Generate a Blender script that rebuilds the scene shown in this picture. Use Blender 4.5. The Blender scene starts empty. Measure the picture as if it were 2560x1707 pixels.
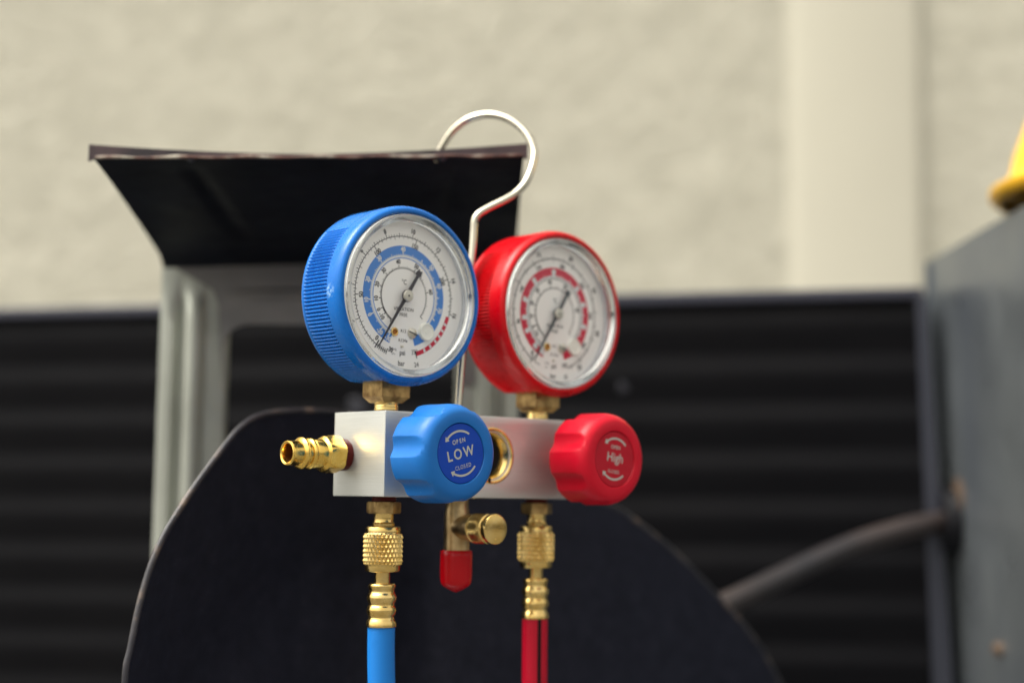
import bpy, bmesh, math, random
from math import sin, cos, pi, radians, atan2, hypot, sqrt
from mathutils import Matrix, Vector, noise
random.seed(7)
SC = bpy.context.scene
COL = SC.collection
MM = 0.001
CAM_H = 0.75                                   # camera height above the ground (m)

# ------------------------------------------------------------------ camera
cam_d = bpy.data.cameras.new('camera')
cam = bpy.data.objects.new('camera', cam_d); COL.objects.link(cam)
right = Vector((0.9999033, -0.0013467, 0.0138423))
fwd = Vector((0.0, 0.9953006, 0.0968330))
up = Vector((-0.0139076, -0.0968236, 0.9952044))
cam.matrix_world = Matrix(((right.x, up.x, -fwd.x, 0), (right.y, up.y, -fwd.y, 0), (right.z, up.z, -fwd.z, CAM_H), (0, 0, 0, 1)))
cam_d.sensor_width = 36; cam_d.lens = 3974.6 / 2560 * 36
cam_d.clip_start = 0.02; cam_d.clip_end = 200
cam_d.dof.use_dof = True
cam_d.dof.focus_distance = 0.608
cam_d.dof.aperture_fstop = 4.3
cam_d.dof.aperture_blades = 9
SC.camera = cam

# ------------------------------------------------------------------ light
SUN_EL, SUN_AZ = 60, 255                       # azimuth clockwise from +Y (the way the camera looks)
world = bpy.data.worlds.new('World'); SC.world = world; world.use_nodes = True
nt = world.node_tree; nt.nodes.clear()
sky = nt.nodes.new('ShaderNodeTexSky'); sky.sky_type = 'NISHITA'; sky.sun_disc = False
sky.sun_elevation = radians(SUN_EL); sky.sun_rotation = radians(SUN_AZ)
sky.dust_density = 8.0; sky.air_density = 1.2; sky.ozone_density = 1.0
hs = nt.nodes.new('ShaderNodeHueSaturation'); hs.inputs['Saturation'].default_value = 0.06
tint = nt.nodes.new('ShaderNodeMix'); tint.data_type = 'RGBA'; tint.blend_type = 'MULTIPLY'
tint.inputs[0].default_value = 1.0; tint.inputs[7].default_value = (1.0, 0.975, 0.895, 1)
bg = nt.nodes.new('ShaderNodeBackground'); bg.inputs[1].default_value = 0.15
out = nt.nodes.new('ShaderNodeOutputWorld')
nt.links.new(sky.outputs[0], hs.inputs['Color']); nt.links.new(hs.outputs[0], tint.inputs[6])
nt.links.new(tint.outputs[2], bg.inputs[0]); nt.links.new(bg.outputs[0], out.inputs[0])
sun_d = bpy.data.lights.new('sun', 'SUN'); sun_d.energy = 0.6; sun_d.angle = radians(22); sun_d.color = (1, 0.965, 0.88)
sun = bpy.data.objects.new('sun', sun_d); COL.objects.link(sun)
sd = Vector((sin(radians(SUN_AZ)) * cos(radians(SUN_EL)), cos(radians(SUN_AZ)) * cos(radians(SUN_EL)), sin(radians(SUN_EL))))
sun.rotation_euler = (-sd).to_track_quat('-Z', 'Y').to_euler(); sun.location = sd * 3
SC.view_settings.view_transform = 'Standard'; SC.view_settings.look = 'None'
SC.view_settings.exposure = 1.12; SC.view_settings.gamma = 1.0
SC.cycles.max_bounces = 12; SC.cycles.transparent_max_bounces = 16; SC.cycles.transmission_bounces = 10
SC.cycles.sample_clamp_indirect = 6
try: SC.cycles.use_denoising = True
except Exception: pass

# ------------------------------------------------------------------ materials
def mat(name, col, rough=0.5, metal=0.0, spec=0.5, **k):
    m = bpy.data.materials.new(name); m.use_nodes = True
    n = m.node_tree.nodes; l = m.node_tree.links
    b = n['Principled BSDF']
    b.inputs['Base Color'].default_value = (*col, 1)
    b.inputs['Roughness'].default_value = rough
    b.inputs['Metallic'].default_value = metal
    b.inputs['Specular IOR Level'].default_value = spec
    for kk, v in k.items(): b.inputs[kk.replace('_', ' ')].default_value = v
    return m
def tex_noise(m, scale, detail=4, stretch=(1, 1, 1), rough=0.55, loc=(0, 0, 0)):
    n = m.node_tree.nodes; l = m.node_tree.links
    tc = n.new('ShaderNodeTexCoord'); mp = n.new('ShaderNodeMapping'); t = n.new('ShaderNodeTexNoise')
    mp.inputs['Scale'].default_value = stretch; mp.inputs['Location'].default_value = loc
    t.inputs['Scale'].default_value = scale; t.inputs['Detail'].default_value = detail; t.inputs['Roughness'].default_value = rough
    l.new(tc.outputs['Object'], mp.inputs[0]); l.new(mp.outputs[0], t.inputs['Vector'])
    return t
def ramp(m, src, stops):
    r = m.node_tree.nodes.new('ShaderNodeValToRGB'); m.node_tree.links.new(src, r.inputs[0])
    e = r.color_ramp.elements
    while len(e) < len(stops): e.new(0.5)
    for i, (p_, c) in enumerate(stops):
        e[i].position = p_; e[i].color = (*c, 1) if len(c) == 3 else c
    return r
def add_bump(m, src, strength, dist=0.001):
    n = m.node_tree.nodes; l = m.node_tree.links; b = n['Principled BSDF']
    bp = n.new('ShaderNodeBump'); bp.inputs['Strength'].default_value = strength; bp.inputs['Distance'].default_value = dist
    if b.inputs['Normal'].is_linked: l.new(b.inputs['Normal'].links[0].from_socket, bp.inputs['Normal'])
    l.new(src, bp.inputs['Height']); l.new(bp.outputs[0], b.inputs['Normal'])
def to(m, sock, name): m.node_tree.links.new(sock, m.node_tree.nodes['Principled BSDF'].inputs[name])
def mottled(m, c0, c1, scale, stretch=(1, 1, 1), lo=0.35, hi=0.65, detail=5):
    t = tex_noise(m, scale, detail, stretch); r = ramp(m, t.outputs[0], [(lo, c0), (hi, c1)]); to(m, r.outputs[0], 'Base Color'); return t
def rough_var(m, scale, a, b, stretch=(1, 1, 1)):
    t = tex_noise(m, scale, 5, stretch, loc=(.3, .1, .7)); r = ramp(m, t.outputs[0], [(0.3, (a,) * 3), (0.7, (b,) * 3)]); to(m, r.outputs[0], 'Roughness')

def plastic(name, col, dark, rough):
    m = mat(name, col, rough, 0, 0.28)
    mottled(m, dark, col, 120, lo=0.25, hi=0.5)
    rough_var(m, 260, rough - .06, rough + .08)
    add_bump(m, tex_noise(m, 1800, 3).outputs[0], 0.08, 0.0002)
    return m
def specks(m, light, scale=520, lo=0.70, hi=0.74, amount=0.5, spot=None):
    # tiny scuffs and dust, and one larger scuff where spot (x, y, z, r in metres) says
    n = m.node_tree.nodes; l = m.node_tree.links; b = n['Principled BSDF']
    src = b.inputs['Base Color'].links[0].from_socket
    f = ramp(m, tex_noise(m, scale, 5, (1, 1, 1), 0.6, (.7, .2, .4)).outputs[0], [(lo, (0, 0, 0)), (hi, (amount,) * 3)]).outputs[0]
    if spot:
        tc = n.new('ShaderNodeTexCoord'); d = n.new('ShaderNodeVectorMath'); d.operation = 'DISTANCE'; d.inputs[1].default_value = spot[:3]
        l.new(tc.outputs['Object'], d.inputs[0])
        mr = n.new('ShaderNodeMapRange'); mr.inputs['From Min'].default_value = spot[3]; mr.inputs['From Max'].default_value = spot[3] * .4
        l.new(d.outputs['Value'], mr.inputs[0])
        nz = ramp(m, tex_noise(m, 900, 5).outputs[0], [(0.45, (0, 0, 0)), (0.56, (.75,) * 3)]).outputs[0]
        mu = n.new('ShaderNodeMath'); mu.operation = 'MULTIPLY'; l.new(mr.outputs[0], mu.inputs[0]); l.new(nz, mu.inputs[1])
        ad = n.new('ShaderNodeMath'); ad.operation = 'MAXIMUM'; l.new(mu.outputs[0], ad.inputs[0]); l.new(f, ad.inputs[1]); f = ad.outputs[0]
    mx = n.new('ShaderNodeMix'); mx.data_type = 'RGBA'; l.new(f, mx.inputs[0]); l.new(src, mx.inputs[6]); mx.inputs[7].default_value = (*light, 1)
    l.new(mx.outputs[2], b.inputs['Base Color'])
M = {}
M['blue_boot'] = plastic('blue_rubber', (0.005, 0.135, 0.51), (0.004, 0.118, 0.46), 0.25)
M['red_boot'] = plastic('red_rubber', (0.56, 0.001, 0.006), (0.50, 0.001, 0.005), 0.30)
M['blue_knob'] = plastic('blue_knob_plastic', (0.009, 0.14, 0.47), (0.008, 0.125, 0.43), 0.38)
M['red_knob'] = plastic('red_knob_plastic', (0.56, 0.001, 0.018), (0.50, 0.001, 0.014), 0.38)
M['blue_label'] = plastic('blue_label_film', (0.002, 0.050, 0.40), (0.002, 0.045, 0.36), 0.34)
M['red_label'] = plastic('red_label_film', (0.42, 0.004, 0.018), (0.38, 0.003, 0.014), 0.34)
specks(M['blue_boot'], (0.30, 0.50, 0.75), spot=(-.0362, .007, -.001, .0034)); specks(M['red_boot'], (0.75, 0.25, 0.22))
specks(M['blue_knob'], (0.25, 0.45, 0.75), 420); specks(M['red_knob'], (0.80, 0.2, 0.2), 420); specks(M['blue_label'], (0.2, 0.35, 0.7), 700, .68, .72)
M['label_ink'] = mat('pale_grey_ink', (0.44, 0.44, 0.41), 0.5)
M['dial_white'] = mat('dial_white_enamel', (0.90, 0.885, 0.875), 0.45)
M['ink'] = mat('black_ink', (0.012, 0.012, 0.022), 0.5)
M['ink_blue'] = mat('blue_ink', (0.045, 0.22, 0.66), 0.5)
M['ink_red'] = mat('red_ink', (0.58, 0.006, 0.045), 0.5)
M['ink_white'] = mat('white_ink', (0.72, 0.74, 0.77), 0.5)
M['pointer'] = mat('dark_pointer_paint', (0.018, 0.014, 0.026), 0.35)
M['grey_pointer'] = mat('grey_pointer_paint', (0.045, 0.055, 0.07), 0.35)
M['steel'] = mat('turned_steel', (0.66, 0.63, 0.56), 0.28, 1.0)
M['inner'] = mat('case_inner_grey', (0.66, 0.69, 0.74), 0.2, 0.75)
M['cap_white'] = mat('translucent_white_plug', (0.86, 0.86, 0.80), 0.35)
brass = mat('bright_brass', (0.80, 0.56, 0.20), 0.2, 1.0)
mottled(brass, (0.74, 0.49, 0.15), (0.86, 0.63, 0.26), 220)
rough_var(brass, 500, 0.14, 0.28); add_bump(brass, tex_noise(brass, 900, 4, (1, 1, 1)).outputs[0], 0.05, 0.0003)
M['brass'] = brass
gold = mat('polished_gold_brass', (0.86, 0.56, 0.13), 0.15, 1.0)
mottled(gold, (0.80, 0.50, 0.10), (0.90, 0.62, 0.17), 260); rough_var(gold, 600, 0.18, 0.30)
M['gold'] = gold
tb = mat('tarnished_brass', (0.5, 0.34, 0.15), 0.34, 1.0)
mottled(tb, (0.20, 0.115, 0.045), (0.56, 0.38, 0.16), 190, lo=0.32, hi=0.6); rough_var(tb, 300, 0.26, 0.48)
add_bump(tb, tex_noise(tb, 700, 5).outputs[0], 0.15, 0.0004)
M['tarnish'] = tb
pb = mat('dull_pinkish_brass', (0.60, 0.45, 0.31), 0.36, 1.0)
mottled(pb, (0.44, 0.30, 0.15), (0.70, 0.52, 0.28), 120); rough_var(pb, 300, 0.26, 0.42)
M['pink_brass'] = pb
M['seal'] = mat('dark_red_thread_seal', (0.075, 0.003, 0.002), 0.35, 0, .2)
M['red_cap'] = mat('red_vinyl', (0.46, 0.001, 0.006), 0.26, 0, .3)
M['blue_hose'] = plastic('blue_hose_rubber', (0.012, 0.185, 0.60), (0.010, 0.165, 0.55), 0.42)
M['red_hose'] = plastic('red_hose_rubber', (0.46, 0.003, 0.022), (0.41, 0.003, 0.018), 0.40)
specks(M['blue_hose'], (0.3, 0.5, 0.8), 300, .68, .76, .35); specks(M['red_hose'], (0.7, 0.2, 0.2), 300, .68, .76, .35)
M['black'] = mat('black_rubber', (0.005, 0.005, 0.007), 0.6, 0, 0.15)
M['bore'] = mat('dark_bore_brass', (0.40, 0.17, 0.05), 0.45, 1.0)
chrome = mat('nickel_plated_wire', (0.54, 0.50, 0.41), 0.2, 1.0)
rough_var(chrome, 300, 0.14, 0.28); M['chrome'] = chrome
# brushed aluminium: fine lines along the length of the block
al = mat('brushed_aluminium', (0.86, 0.85, 0.81), 0.34, 0.8)
t = tex_noise(al, 60, 6, (0.5, 0.5, 45), 0.7)
r_ = ramp(al, t.outputs[0], [(0.25, (0.58, 0.59, 0.57)), (0.75, (0.72, 0.73, 0.705))]); to(al, r_.outputs[0], 'Base Color')
r_ = ramp(al, t.outputs[0], [(0.25, (0.48,) * 3), (0.75, (0.36,) * 3)]); to(al, r_.outputs[0], 'Roughness')
add_bump(al, t.outputs[0], 0.24, 0.0003); add_bump(al, tex_noise(al, 45, 3).outputs[0], 0.05, 0.001)
M['alu'] = al
# clear plastic of the gauge windows: lets light straight through, reflects by Fresnel
gl = bpy.data.materials.new('clear_window_plastic'); gl.use_nodes = True
n = gl.node_tree.nodes; l = gl.node_tree.links; n.clear()
o_ = n.new('ShaderNodeOutputMaterial'); mx = n.new('ShaderNodeMixShader'); fr = n.new('ShaderNodeFresnel'); fr.inputs[0].default_value = 1.49
ge = n.new('ShaderNodeNewGeometry'); mr = n.new('ShaderNodeMapRange'); mr.inputs['To Min'].default_value = 1.49; mr.inputs['To Max'].default_value = 1 / 1.49
l.new(ge.outputs['Backfacing'], mr.inputs[0]); l.new(mr.outputs[0], fr.inputs[0])
tr = n.new('ShaderNodeBsdfTransparent'); tr.inputs[0].default_value = (0.99, 0.99, 0.985, 1)
gs = n.new('ShaderNodeBsdfGlossy'); gs.inputs['Roughness'].default_value = 0.05
l.new(fr.outputs[0], mx.inputs[0]); l.new(tr.outputs[0], mx.inputs[1]); l.new(gs.outputs[0], mx.inputs[2]); l.new(mx.outputs[0], o_.inputs[0])
M['window'] = gl
rim = mat('clear_rim_plastic', (0.97, 0.98, 0.96), 0.025, 0.0, 0.5, IOR=1.49, Transmission_Weight=0.97); M['rim'] = rim
# setting
st = mat('beige_stucco', (0.57, 0.53, 0.42), 0.9)
t = tex_noise(st, 17.0, 9, (1, 1, 1.3), 0.75); r_ = ramp(st, t.outputs[0], [(0.32, (0.575, 0.545, 0.445)), (0.68, (0.75, 0.712, 0.592))]); to(st, r_.outputs[0], 'Base Color')
add_bump(st, tex_noise(st, 34, 7, (1, 1, 1.2), 0.68).outputs[0], 0.9, 0.0175); add_bump(st, tex_noise(st, 9, 4, (1, 1, 1.4), 0.6).outputs[0], 0.2, 0.02)
M['stucco'] = st
pt = mat('smooth_cream_render', (0.66, 0.62, 0.50), 0.8); mottled(pt, (0.545, 0.515, 0.425), (0.575, 0.545, 0.45), 3); M['pillar'] = pt
gal = mat('galvanised_sheet', (0.42, 0.43, 0.38), 0.38, 0.8)
mottled(gal, (0.36, 0.37, 0.33), (0.46, 0.475, 0.425), 30, (1, 1, .4)); rough_var(gal, 60, 0.44, 0.6); M['galv'] = gal
pan = mat('grey_casing_sheet', (0.14, 0.15, 0.16), 0.3, 0.7)
mottled(pan, (0.15, 0.17, 0.205), (0.24, 0.26, 0.275), 7, (1, 1, .5), detail=6); rough_var(pan, 20, 0.26, 0.42); M['pan'] = pan
bp = mat('black_shaded_sheet', (0.010, 0.011, 0.015), 0.36, 0, 0.1)
mottled(bp, (0.004, 0.005, 0.009), (0.009, 0.011, 0.018), 18); rough_var(bp, 40, 0.42, 0.6); M['shaded_sheet'] = bp  # near-black colour also stands in for the shade on the flange's underside
cb = mat('shaded_galvanised_steel', (0.03, 0.028, 0.033), 0.5, 0.5)
mottled(cb, (0.16, 0.155, 0.155), (0.22, 0.21, 0.205), 22, (1, 1, 2.5)); M['cross'] = cb  # galvanised like the legs; dim shading under the flange put into its colour
we = mat('rusty_glint_edge', (0.3, 0.2, 0.17), 0.55, 0.2)
t = tex_noise(we, 95, 5, (1, 1, 1)); r_ = ramp(we, t.outputs[0], [(0.32, (0.045, 0.028, 0.028)), (0.45, (0.13, 0.055, 0.042)), (0.55, (0.27, 0.21, 0.17)), (0.70, (0.60, 0.56, 0.46))]); to(we, r_.outputs[0], 'Base Color'); M['worn_glint'] = we  # rust and wear; palest tones paint the light caught on the bend
lp = mat('dark_brown_lip', (0.035, 0.022, 0.028), 0.55); mottled(lp, (0.022, 0.015, 0.020), (0.075, 0.045, 0.050), 60); M['lip'] = lp
fb = mat('black_blade_plastic', (0.018, 0.019, 0.028), 0.6, 0, 0.1)
t = tex_noise(fb, 110, 8, (1, 1, 1), 0.8); r_ = ramp(fb, t.outputs[0], [(0.40, (0.012, 0.0130, 0.0215)), (0.60, (0.018, 0.0190, 0.031)), (0.76, (0.040, 0.040, 0.054))]); to(fb, r_.outputs[0], 'Base Color')
add_bump(fb, tex_noise(fb, 500, 4).outputs[0], 0.15, 0.0004); M['blade'] = fb
be = mat('worn_blade_edge', (0.06, 0.055, 0.062), 0.42)
t = tex_noise(be, 90, 6); r_ = ramp(be, t.outputs[0], [(0.42, (0.020, 0.019, 0.026)), (0.56, (0.040, 0.037, 0.043)), (0.70, (0.14, 0.10, 0.08))]); to(be, r_.outputs[0], 'Base Color'); M['blade_edge'] = be
cs = mat('black_coil_fins', (0.016, 0.016, 0.018), 0.55, 0.0, 0.07)
wv = cs.node_tree.nodes.new('ShaderNodeTexWave'); wv.inputs['Scale'].default_value = 130; wv.bands_direction = 'X'
tc = cs.node_tree.nodes.new('ShaderNodeTexCoord'); cs.node_tree.links.new(tc.outputs['Object'], wv.inputs['Vector'])
add_bump(cs, wv.outputs[1], 0.25, 0.0006); rough_var(cs, 12, 0.5, 0.7)
mottled(cs, (0.0032, 0.0032, 0.0044), (0.0054, 0.0052, 0.0064), 6, (1, 1, 3)); M['coil'] = cs
M['coil_frame'] = mat('dark_blue_grey_rail', (0.032, 0.033, 0.052), 0.4)
cab = mat('brown_black_sleeve', (0.07, 0.055, 0.055), 0.42); mottled(cab, (0.016, 0.014, 0.017), (0.055, 0.038, 0.033), 10, (1, .3, 1)); M['cable'] = cab
rust = mat('rusty_screw', (0.28, 0.15, 0.09), 0.6, 0.3); mottled(rust, (0.07, 0.042, 0.028), (0.18, 0.12, 0.08), 200); M['rust'] = rust
M['hat'] = mat('yellow_helmet_shell', (0.88, 0.47, 0.022), 0.35)
gr = mat('concrete_ground', (0.12, 0.115, 0.10), 0.9); mottled(gr, (0.09, 0.087, 0.08), (0.14, 0.135, 0.12), 2); M['ground'] = gr
M['rail_blue'] = mat('blue_grey_folded_edge', (0.036, 0.038, 0.054), 0.5)
M['clip'] = mat('blue_grey_clip', (0.016, 0.016, 0.024), 0.35)

# ------------------------------------------------------------------ mesh helpers (all lengths in mm)
class MB:
    def __init__(s): s.v = []; s.f = []; s.m = []
    def add(s, vs, fs, mi=0, T=None):
        b = len(s.v)
        s.v += [tuple(T @ Vector(q)) if T is not None else tuple(q) for q in vs]
        s.f += [tuple(i + b for i in f) for f in fs]; s.m += [mi] * len(fs)
    def box(s, x0, x1, y0, y1, z0, z1, mi=0, T=None):
        s.add([(x0, y0, z0), (x1, y0, z0), (x1, y1, z0), (x0, y1, z0), (x0, y0, z1), (x1, y0, z1), (x1, y1, z1), (x0, y1, z1)],
              [(0, 3, 2, 1), (4, 5, 6, 7), (0, 1, 5, 4), (1, 2, 6, 5), (2, 3, 7, 6), (3, 0, 4, 7)], mi, T)
    def lathe(s, prof, n=64, T=None, mi=0, rf=None, cap=True):
        """prof: (r, h) pairs round the local Z axis, first pair at the bottom outside going up; rf(theta, r, h, i) -> r"""
        vs, fs = [], []
        for i, (r, h) in enumerate(prof):
            for k in range(n):
                a = 2 * pi * k / n
                rr = rf(a, r, h, i) if rf else r
                vs.append((rr * cos(a), rr * sin(a), h))
        for i in range(len(prof) - 1):
            for k in range(n):
                k2 = (k + 1) % n
                fs.append((i * n + k, i * n + k2, (i + 1) * n + k2, (i + 1) * n + k))
        if cap:
            if prof[0][0] > 1e-3: fs.append(tuple(reversed(range(n))))
            if prof[-1][0] > 1e-3: fs.append(tuple(range((len(prof) - 1) * n, len(prof) * n)))
        s.add(vs, fs, mi, T)
    def tube(s, pts, rad, n=20, mi=0, cap=True):
        P = [Vector(p_) for p_ in pts]; N = len(P); vs = []; fs = []
        t0 = (P[1] - P[0]).normalized(); u = t0.orthogonal().normalized()
        for i in range(N):
            t_ = (P[min(i + 1, N - 1)] - P[max(i - 1, 0)]).normalized()
            u = (u - t_ * u.dot(t_)).normalized(); w = t_.cross(u)
            r = rad(i / (N - 1)) if callable(rad) else rad
            for k in range(n):
                a = 2 * pi * k / n; vs.append(tuple(P[i] + (u * cos(a) + w * sin(a)) * r))
        for i in range(N - 1):
            for k in range(n):
                k2 = (k + 1) % n; fs.append((i * n + k, i * n + k2, (i + 1) * n + k2, (i + 1) * n + k))
        if cap: fs += [tuple(reversed(range(n))), tuple(range((N - 1) * n, N * n))]
        s.add(vs, fs, mi)
    def build(s, name, mats, parent=None, angle=32, loc=(0, 0, 0), bevel=None, label=None, merge=False):
        me = bpy.data.meshes.new(name)
        me.from_pydata([(a * MM, b * MM, c * MM) for a, b, c in s.v], [], s.f)
        if not isinstance(mats, (list, tuple)): mats = [mats]
        for m_ in mats: me.materials.append(m_)
        me.polygons.foreach_set('material_index', s.m)
        bm = bmesh.new(); bm.from_mesh(me)
        if merge: bmesh.ops.remove_doubles(bm, verts=bm.verts, dist=1e-7)
        if bevel:
            bmesh.ops.bevel(bm, geom=[e for e in bm.edges if len(e.link_faces) == 2 and e.calc_face_angle(0) > 0.6], offset=bevel * MM, segments=3, profile=0.6, affect='EDGES')
        bmesh.ops.recalc_face_normals(bm, faces=bm.faces); bm.to_mesh(me); bm.free()
        if angle:
            me.polygons.foreach_set('use_smooth', [True] * len(me.polygons)); me.set_sharp_from_angle(angle=radians(angle))
        o = bpy.data.objects.new(name, me); COL.objects.link(o)
        if parent: o.parent = parent
        o.location = Vector(loc) * MM
        if label: o['label'] = label
        return o
AY = Matrix(((1, 0, 0), (0, 0, -1), (0, 1, 0)))         # local Z -> -Y (front of the gauge set), X -> X, Y -> Z
AYb = lambda cx, cy, cz: Matrix.Translation((cx, cy, cz)) @ AY.to_4x4()
AXb = lambda cx, cy, cz: Matrix.Translation((cx, cy, cz)) @ Matrix(((0, 0, -1), (0, 1, 0), (1, 0, 0))).to_4x4()   # local Z -> -X
def TR(x, y, z): return Matrix.Translation((x, y, z))
def spline(pts, n=8):
    P = [Vector(q) for q in pts]; P = [2 * P[0] - P[1]] + P + [2 * P[-1] - P[-2]]; o = []
    for i in range(1, len(P) - 2):
        for k in range(n):
            t_ = k / n; a, b, c, d = P[i - 1], P[i], P[i + 1], P[i + 2]
            o.append(0.5 * ((2 * b) + (c - a) * t_ + (2 * a - 5 * b + 4 * c - d) * t_ ** 2 + (3 * b - a - 3 * c + d) * t_ ** 3))
    o.append(P[-2]); return o
def hexr(af, rot=0):
    def f(a, r, h, i):
        q = (a - rot) % (pi / 3) - pi / 6
        return min(r, af / cos(q))
    return f
def thing(name, label, cat, loc, rz=0):
    o = bpy.data.objects.new(name, None); COL.objects.link(o); o.empty_display_size = 0.02
    o.location = loc; o.rotation_euler = (0, 0, rz); o['label'] = label; o['category'] = cat; return o

# text outlines (flat print)
_tc = {}
def text_mesh(s):
    if s not in _tc:
        cu = bpy.data.curves.new('t', 'FONT'); cu.body = s; cu.align_x = 'CENTER'; cu.align_y = 'CENTER'; cu.size = 1; cu.resolution_u = 4
        o = bpy.data.objects.new('t', cu); COL.objects.link(o)
        dg = bpy.context.evaluated_depsgraph_get(); dg.update()
        me = bpy.data.meshes.new_from_object(o.evaluated_get(dg))
        vs = [v.co.copy() for v in me.vertices]; fs = [tuple(p_.vertices) for p_ in me.polygons]
        ys = [v.y for v in vs]; xs = [v.x for v in vs]; cy = (min(ys) + max(ys)) / 2; cx = (min(xs) + max(xs)) / 2
        vs = [(v.x - cx, v.y - cy) for v in vs]
        bpy.data.objects.remove(o); bpy.data.meshes.remove(me); bpy.data.curves.remove(cu)
        _tc[s] = (vs, fs)
    return _tc[s]
def put_text(mb, s, cx, cz, size, rot, y, sx=1.0, bold=0.0):
    vs, fs = text_mesh(s); c, q = cos(rot), sin(rot)
    offs = [(0, 0)] if not bold else [(-bold, 0), (bold, 0), (0, bold), (0, -bold)]
    for k, (ox, oz) in enumerate(offs):
        mb.add([(cx + (a * size * sx + ox) * c - (b * size + oz) * q, y - 0.004 * k, cz + (a * size * sx + ox) * q + (b * size + oz) * c) for a, b in vs], fs)
def pol(r, a): a = radians(a); return r * sin(a), r * cos(a)     # angle from the top, clockwise
def tick(mb, a, r0, r1, w, y):
    w *= 1.35
    (x0, z0), (x1, z1) = pol(r0, a), pol(r1, a); d = Vector((x1 - x0, z1 - z0)).normalized(); nx, nz = -d.y * w / 2, d.x * w / 2
    mb.add([(x0 + nx, y, z0 + nz), (x0 - nx, y, z0 - nz), (x1 - nx, y, z1 - nz), (x1 + nx, y, z1 + nz)], [(0, 1, 2, 3)])
def arc(mb, a0, a1, r0, r1, y, step=2.0):
    n_ = max(1, int(abs(a1 - a0) / step)); vs = []
    for i in range(n_ + 1):
        a = a0 + (a1 - a0) * i / n_; (x0, z0), (x1, z1) = pol(r0, a), pol(r1, a); vs += [(x0, y, z0), (x1, y, z1)]
    mb.add(vs, [(2 * i, 2 * i + 1, 2 * i + 3, 2 * i + 2) for i in range(n_)])
def rtext(mb, s, r, a, size, y, sx=0.85, bold=0.0):
    bold += .07; size *= 1.05
    x, z = pol(r, a); put_text(mb, s, x, z, size, -radians(a) + (pi if abs(a) > 108 else 0), y, sx, bold)

# ================================================================== THE GAUGE SET
root = thing('manifold_gauge_set', 'aluminium manifold with blue and red gauges, knobs and hoses, hanging by a wire hook', 'gauge manifold',
             (-48.782 * MM, 617.389 * MM, -0.864 * MM + CAM_H), 0.7288637)
X1, S, ZG, H, Wd = 13.08, 82.95, 79.77, 33.51, 33.76
X2 = X1 + S; LEN = 2 * X1 + S; YM = Wd / 2; XM = 51.0

# ---- block with the sight glass bore
b = MB(); b.box(0, LEN, 0, Wd, 0, H)
block = b.build('manifold_block', M['alu'], root, bevel=0.55, angle=40)
c = MB(); c.lathe([(9.6, -14), (9.6, 0.0), (11.75, 0.6), (11.75, 5)], 96, AYb(55.5, 0.6, H / 2 + .6)); cutter = c.build('cutter', M['alu'], None)
cutter.location = root.location; cutter.rotation_euler = root.rotation_euler
bm_ = block.modifiers.new('b', 'BOOLEAN'); bm_.object = cutter; bm_.operation = 'DIFFERENCE'; bm_.solver = 'EXACT'
cutter.parent = root; cutter.location = (0, 0, 0); cutter.rotation_euler = (0, 0, 0)
dg = bpy.context.evaluated_depsgraph_get(); dg.update()
nm = bpy.data.meshes.new_from_object(block.evaluated_get(dg)); block.modifiers.clear(); block.data = nm; nm.name = 'manifold_block'
nm.polygons.foreach_set('use_smooth', [True] * len(nm.polygons)); nm.set_sharp_from_angle(angle=radians(30))
bpy.data.objects.remove(cutter)
b = MB(); b.lathe([(11.0, -6), (11.6, -1.2), (11.55, .15), (11.2, .35), (10.5, .2), (9.9, -.9), (9.4, -1.6), (8.9, -2.1), (7.9, -4.5), (7.4, -6)], 96, AYb(55.5, 0, H / 2 + .6), cap=False)
sg = b.build('sight_glass', M['brass'], root, angle=50)
b = MB(); b.lathe([(7.9, -5.2), (7.9, -4.6), (0.01, -4.2)], 48, AYb(55.5, 0, H / 2 + .6)); b.build('glass', M['black'], sg)
b = MB(); x_, z_ = pol(10.3, 188); b.box(-.25, .25, -.7, 1.0, -1.0, 1.0, 0, TR(55.5 + x_, 0, H / 2 + .6 + z_) @ Matrix.Rotation(radians(8), 4, 'Y')); b.build('ring_gap', M['black'], sg)

# ---- gauges
YD = 2.78 + 3.9
def boot_mesh(ribs=150, sub=6):
    n_ = ribs * sub
    prof = [(30.4, 8.0), (32.5, 3.4), (32.75, 1.9), (33.3, 1.25), (34.1, 1.15), (34.9, 1.6), (35.55, 2.6), (35.9, 3.9), (36, 5.2), (36, 7.8), (36, 8.9),
            (35.9, 9.2), (35.9, 9.7), (35.9, 12.5), (35.9, 15.5), (35.9, 18.5), (35.9, 21.5), (35.9, 24.2), (35.8, 24.7), (35.9, 25.0), (35.7, 26.3), (35.0, 27.4), (33.6, 28.2), (30, 28.5), (0.01, 28.5)]
    vs, fs = [], []
    for i, (r, y) in enumerate(prof):
        for k in range(n_):
            a = 360.0 * k / n_; s_ = (a + 180) % 360 - 180      # angle from top, clockwise
            rr, yy = r, y
            if 9.5 < y < 24.5 and 46 < abs(s_) < 163:
                ph = (k % sub) / sub; rr = 35.15 + 0.85 * (0.5 + 0.5 * cos(2 * pi * ph)) ** 0.7
            elif 9.1 < y < 24.8 and 46 < abs(s_) < 163: rr = 35.75
            x, z = pol(rr, s_)
            if y > 6 and z < -34: z = -34.0
            if y < 4.5 and z < 0 and -8.3 < x < 6.2:
                yy += 0.9 if r > 32.6 else 0
                if r > 33: x *= 0.985; z *= 0.985
            vs.append((x, yy, z))
    for i in range(len(prof) - 1):
        for k in range(n_):
            k2 = (k + 1) % n_; fs.append((i * n_ + k, (i + 1) * n_ + k, (i + 1) * n_ + k2, i * n_ + k2))
    m_ = MB(); m_.add(vs, fs); return m_
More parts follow.
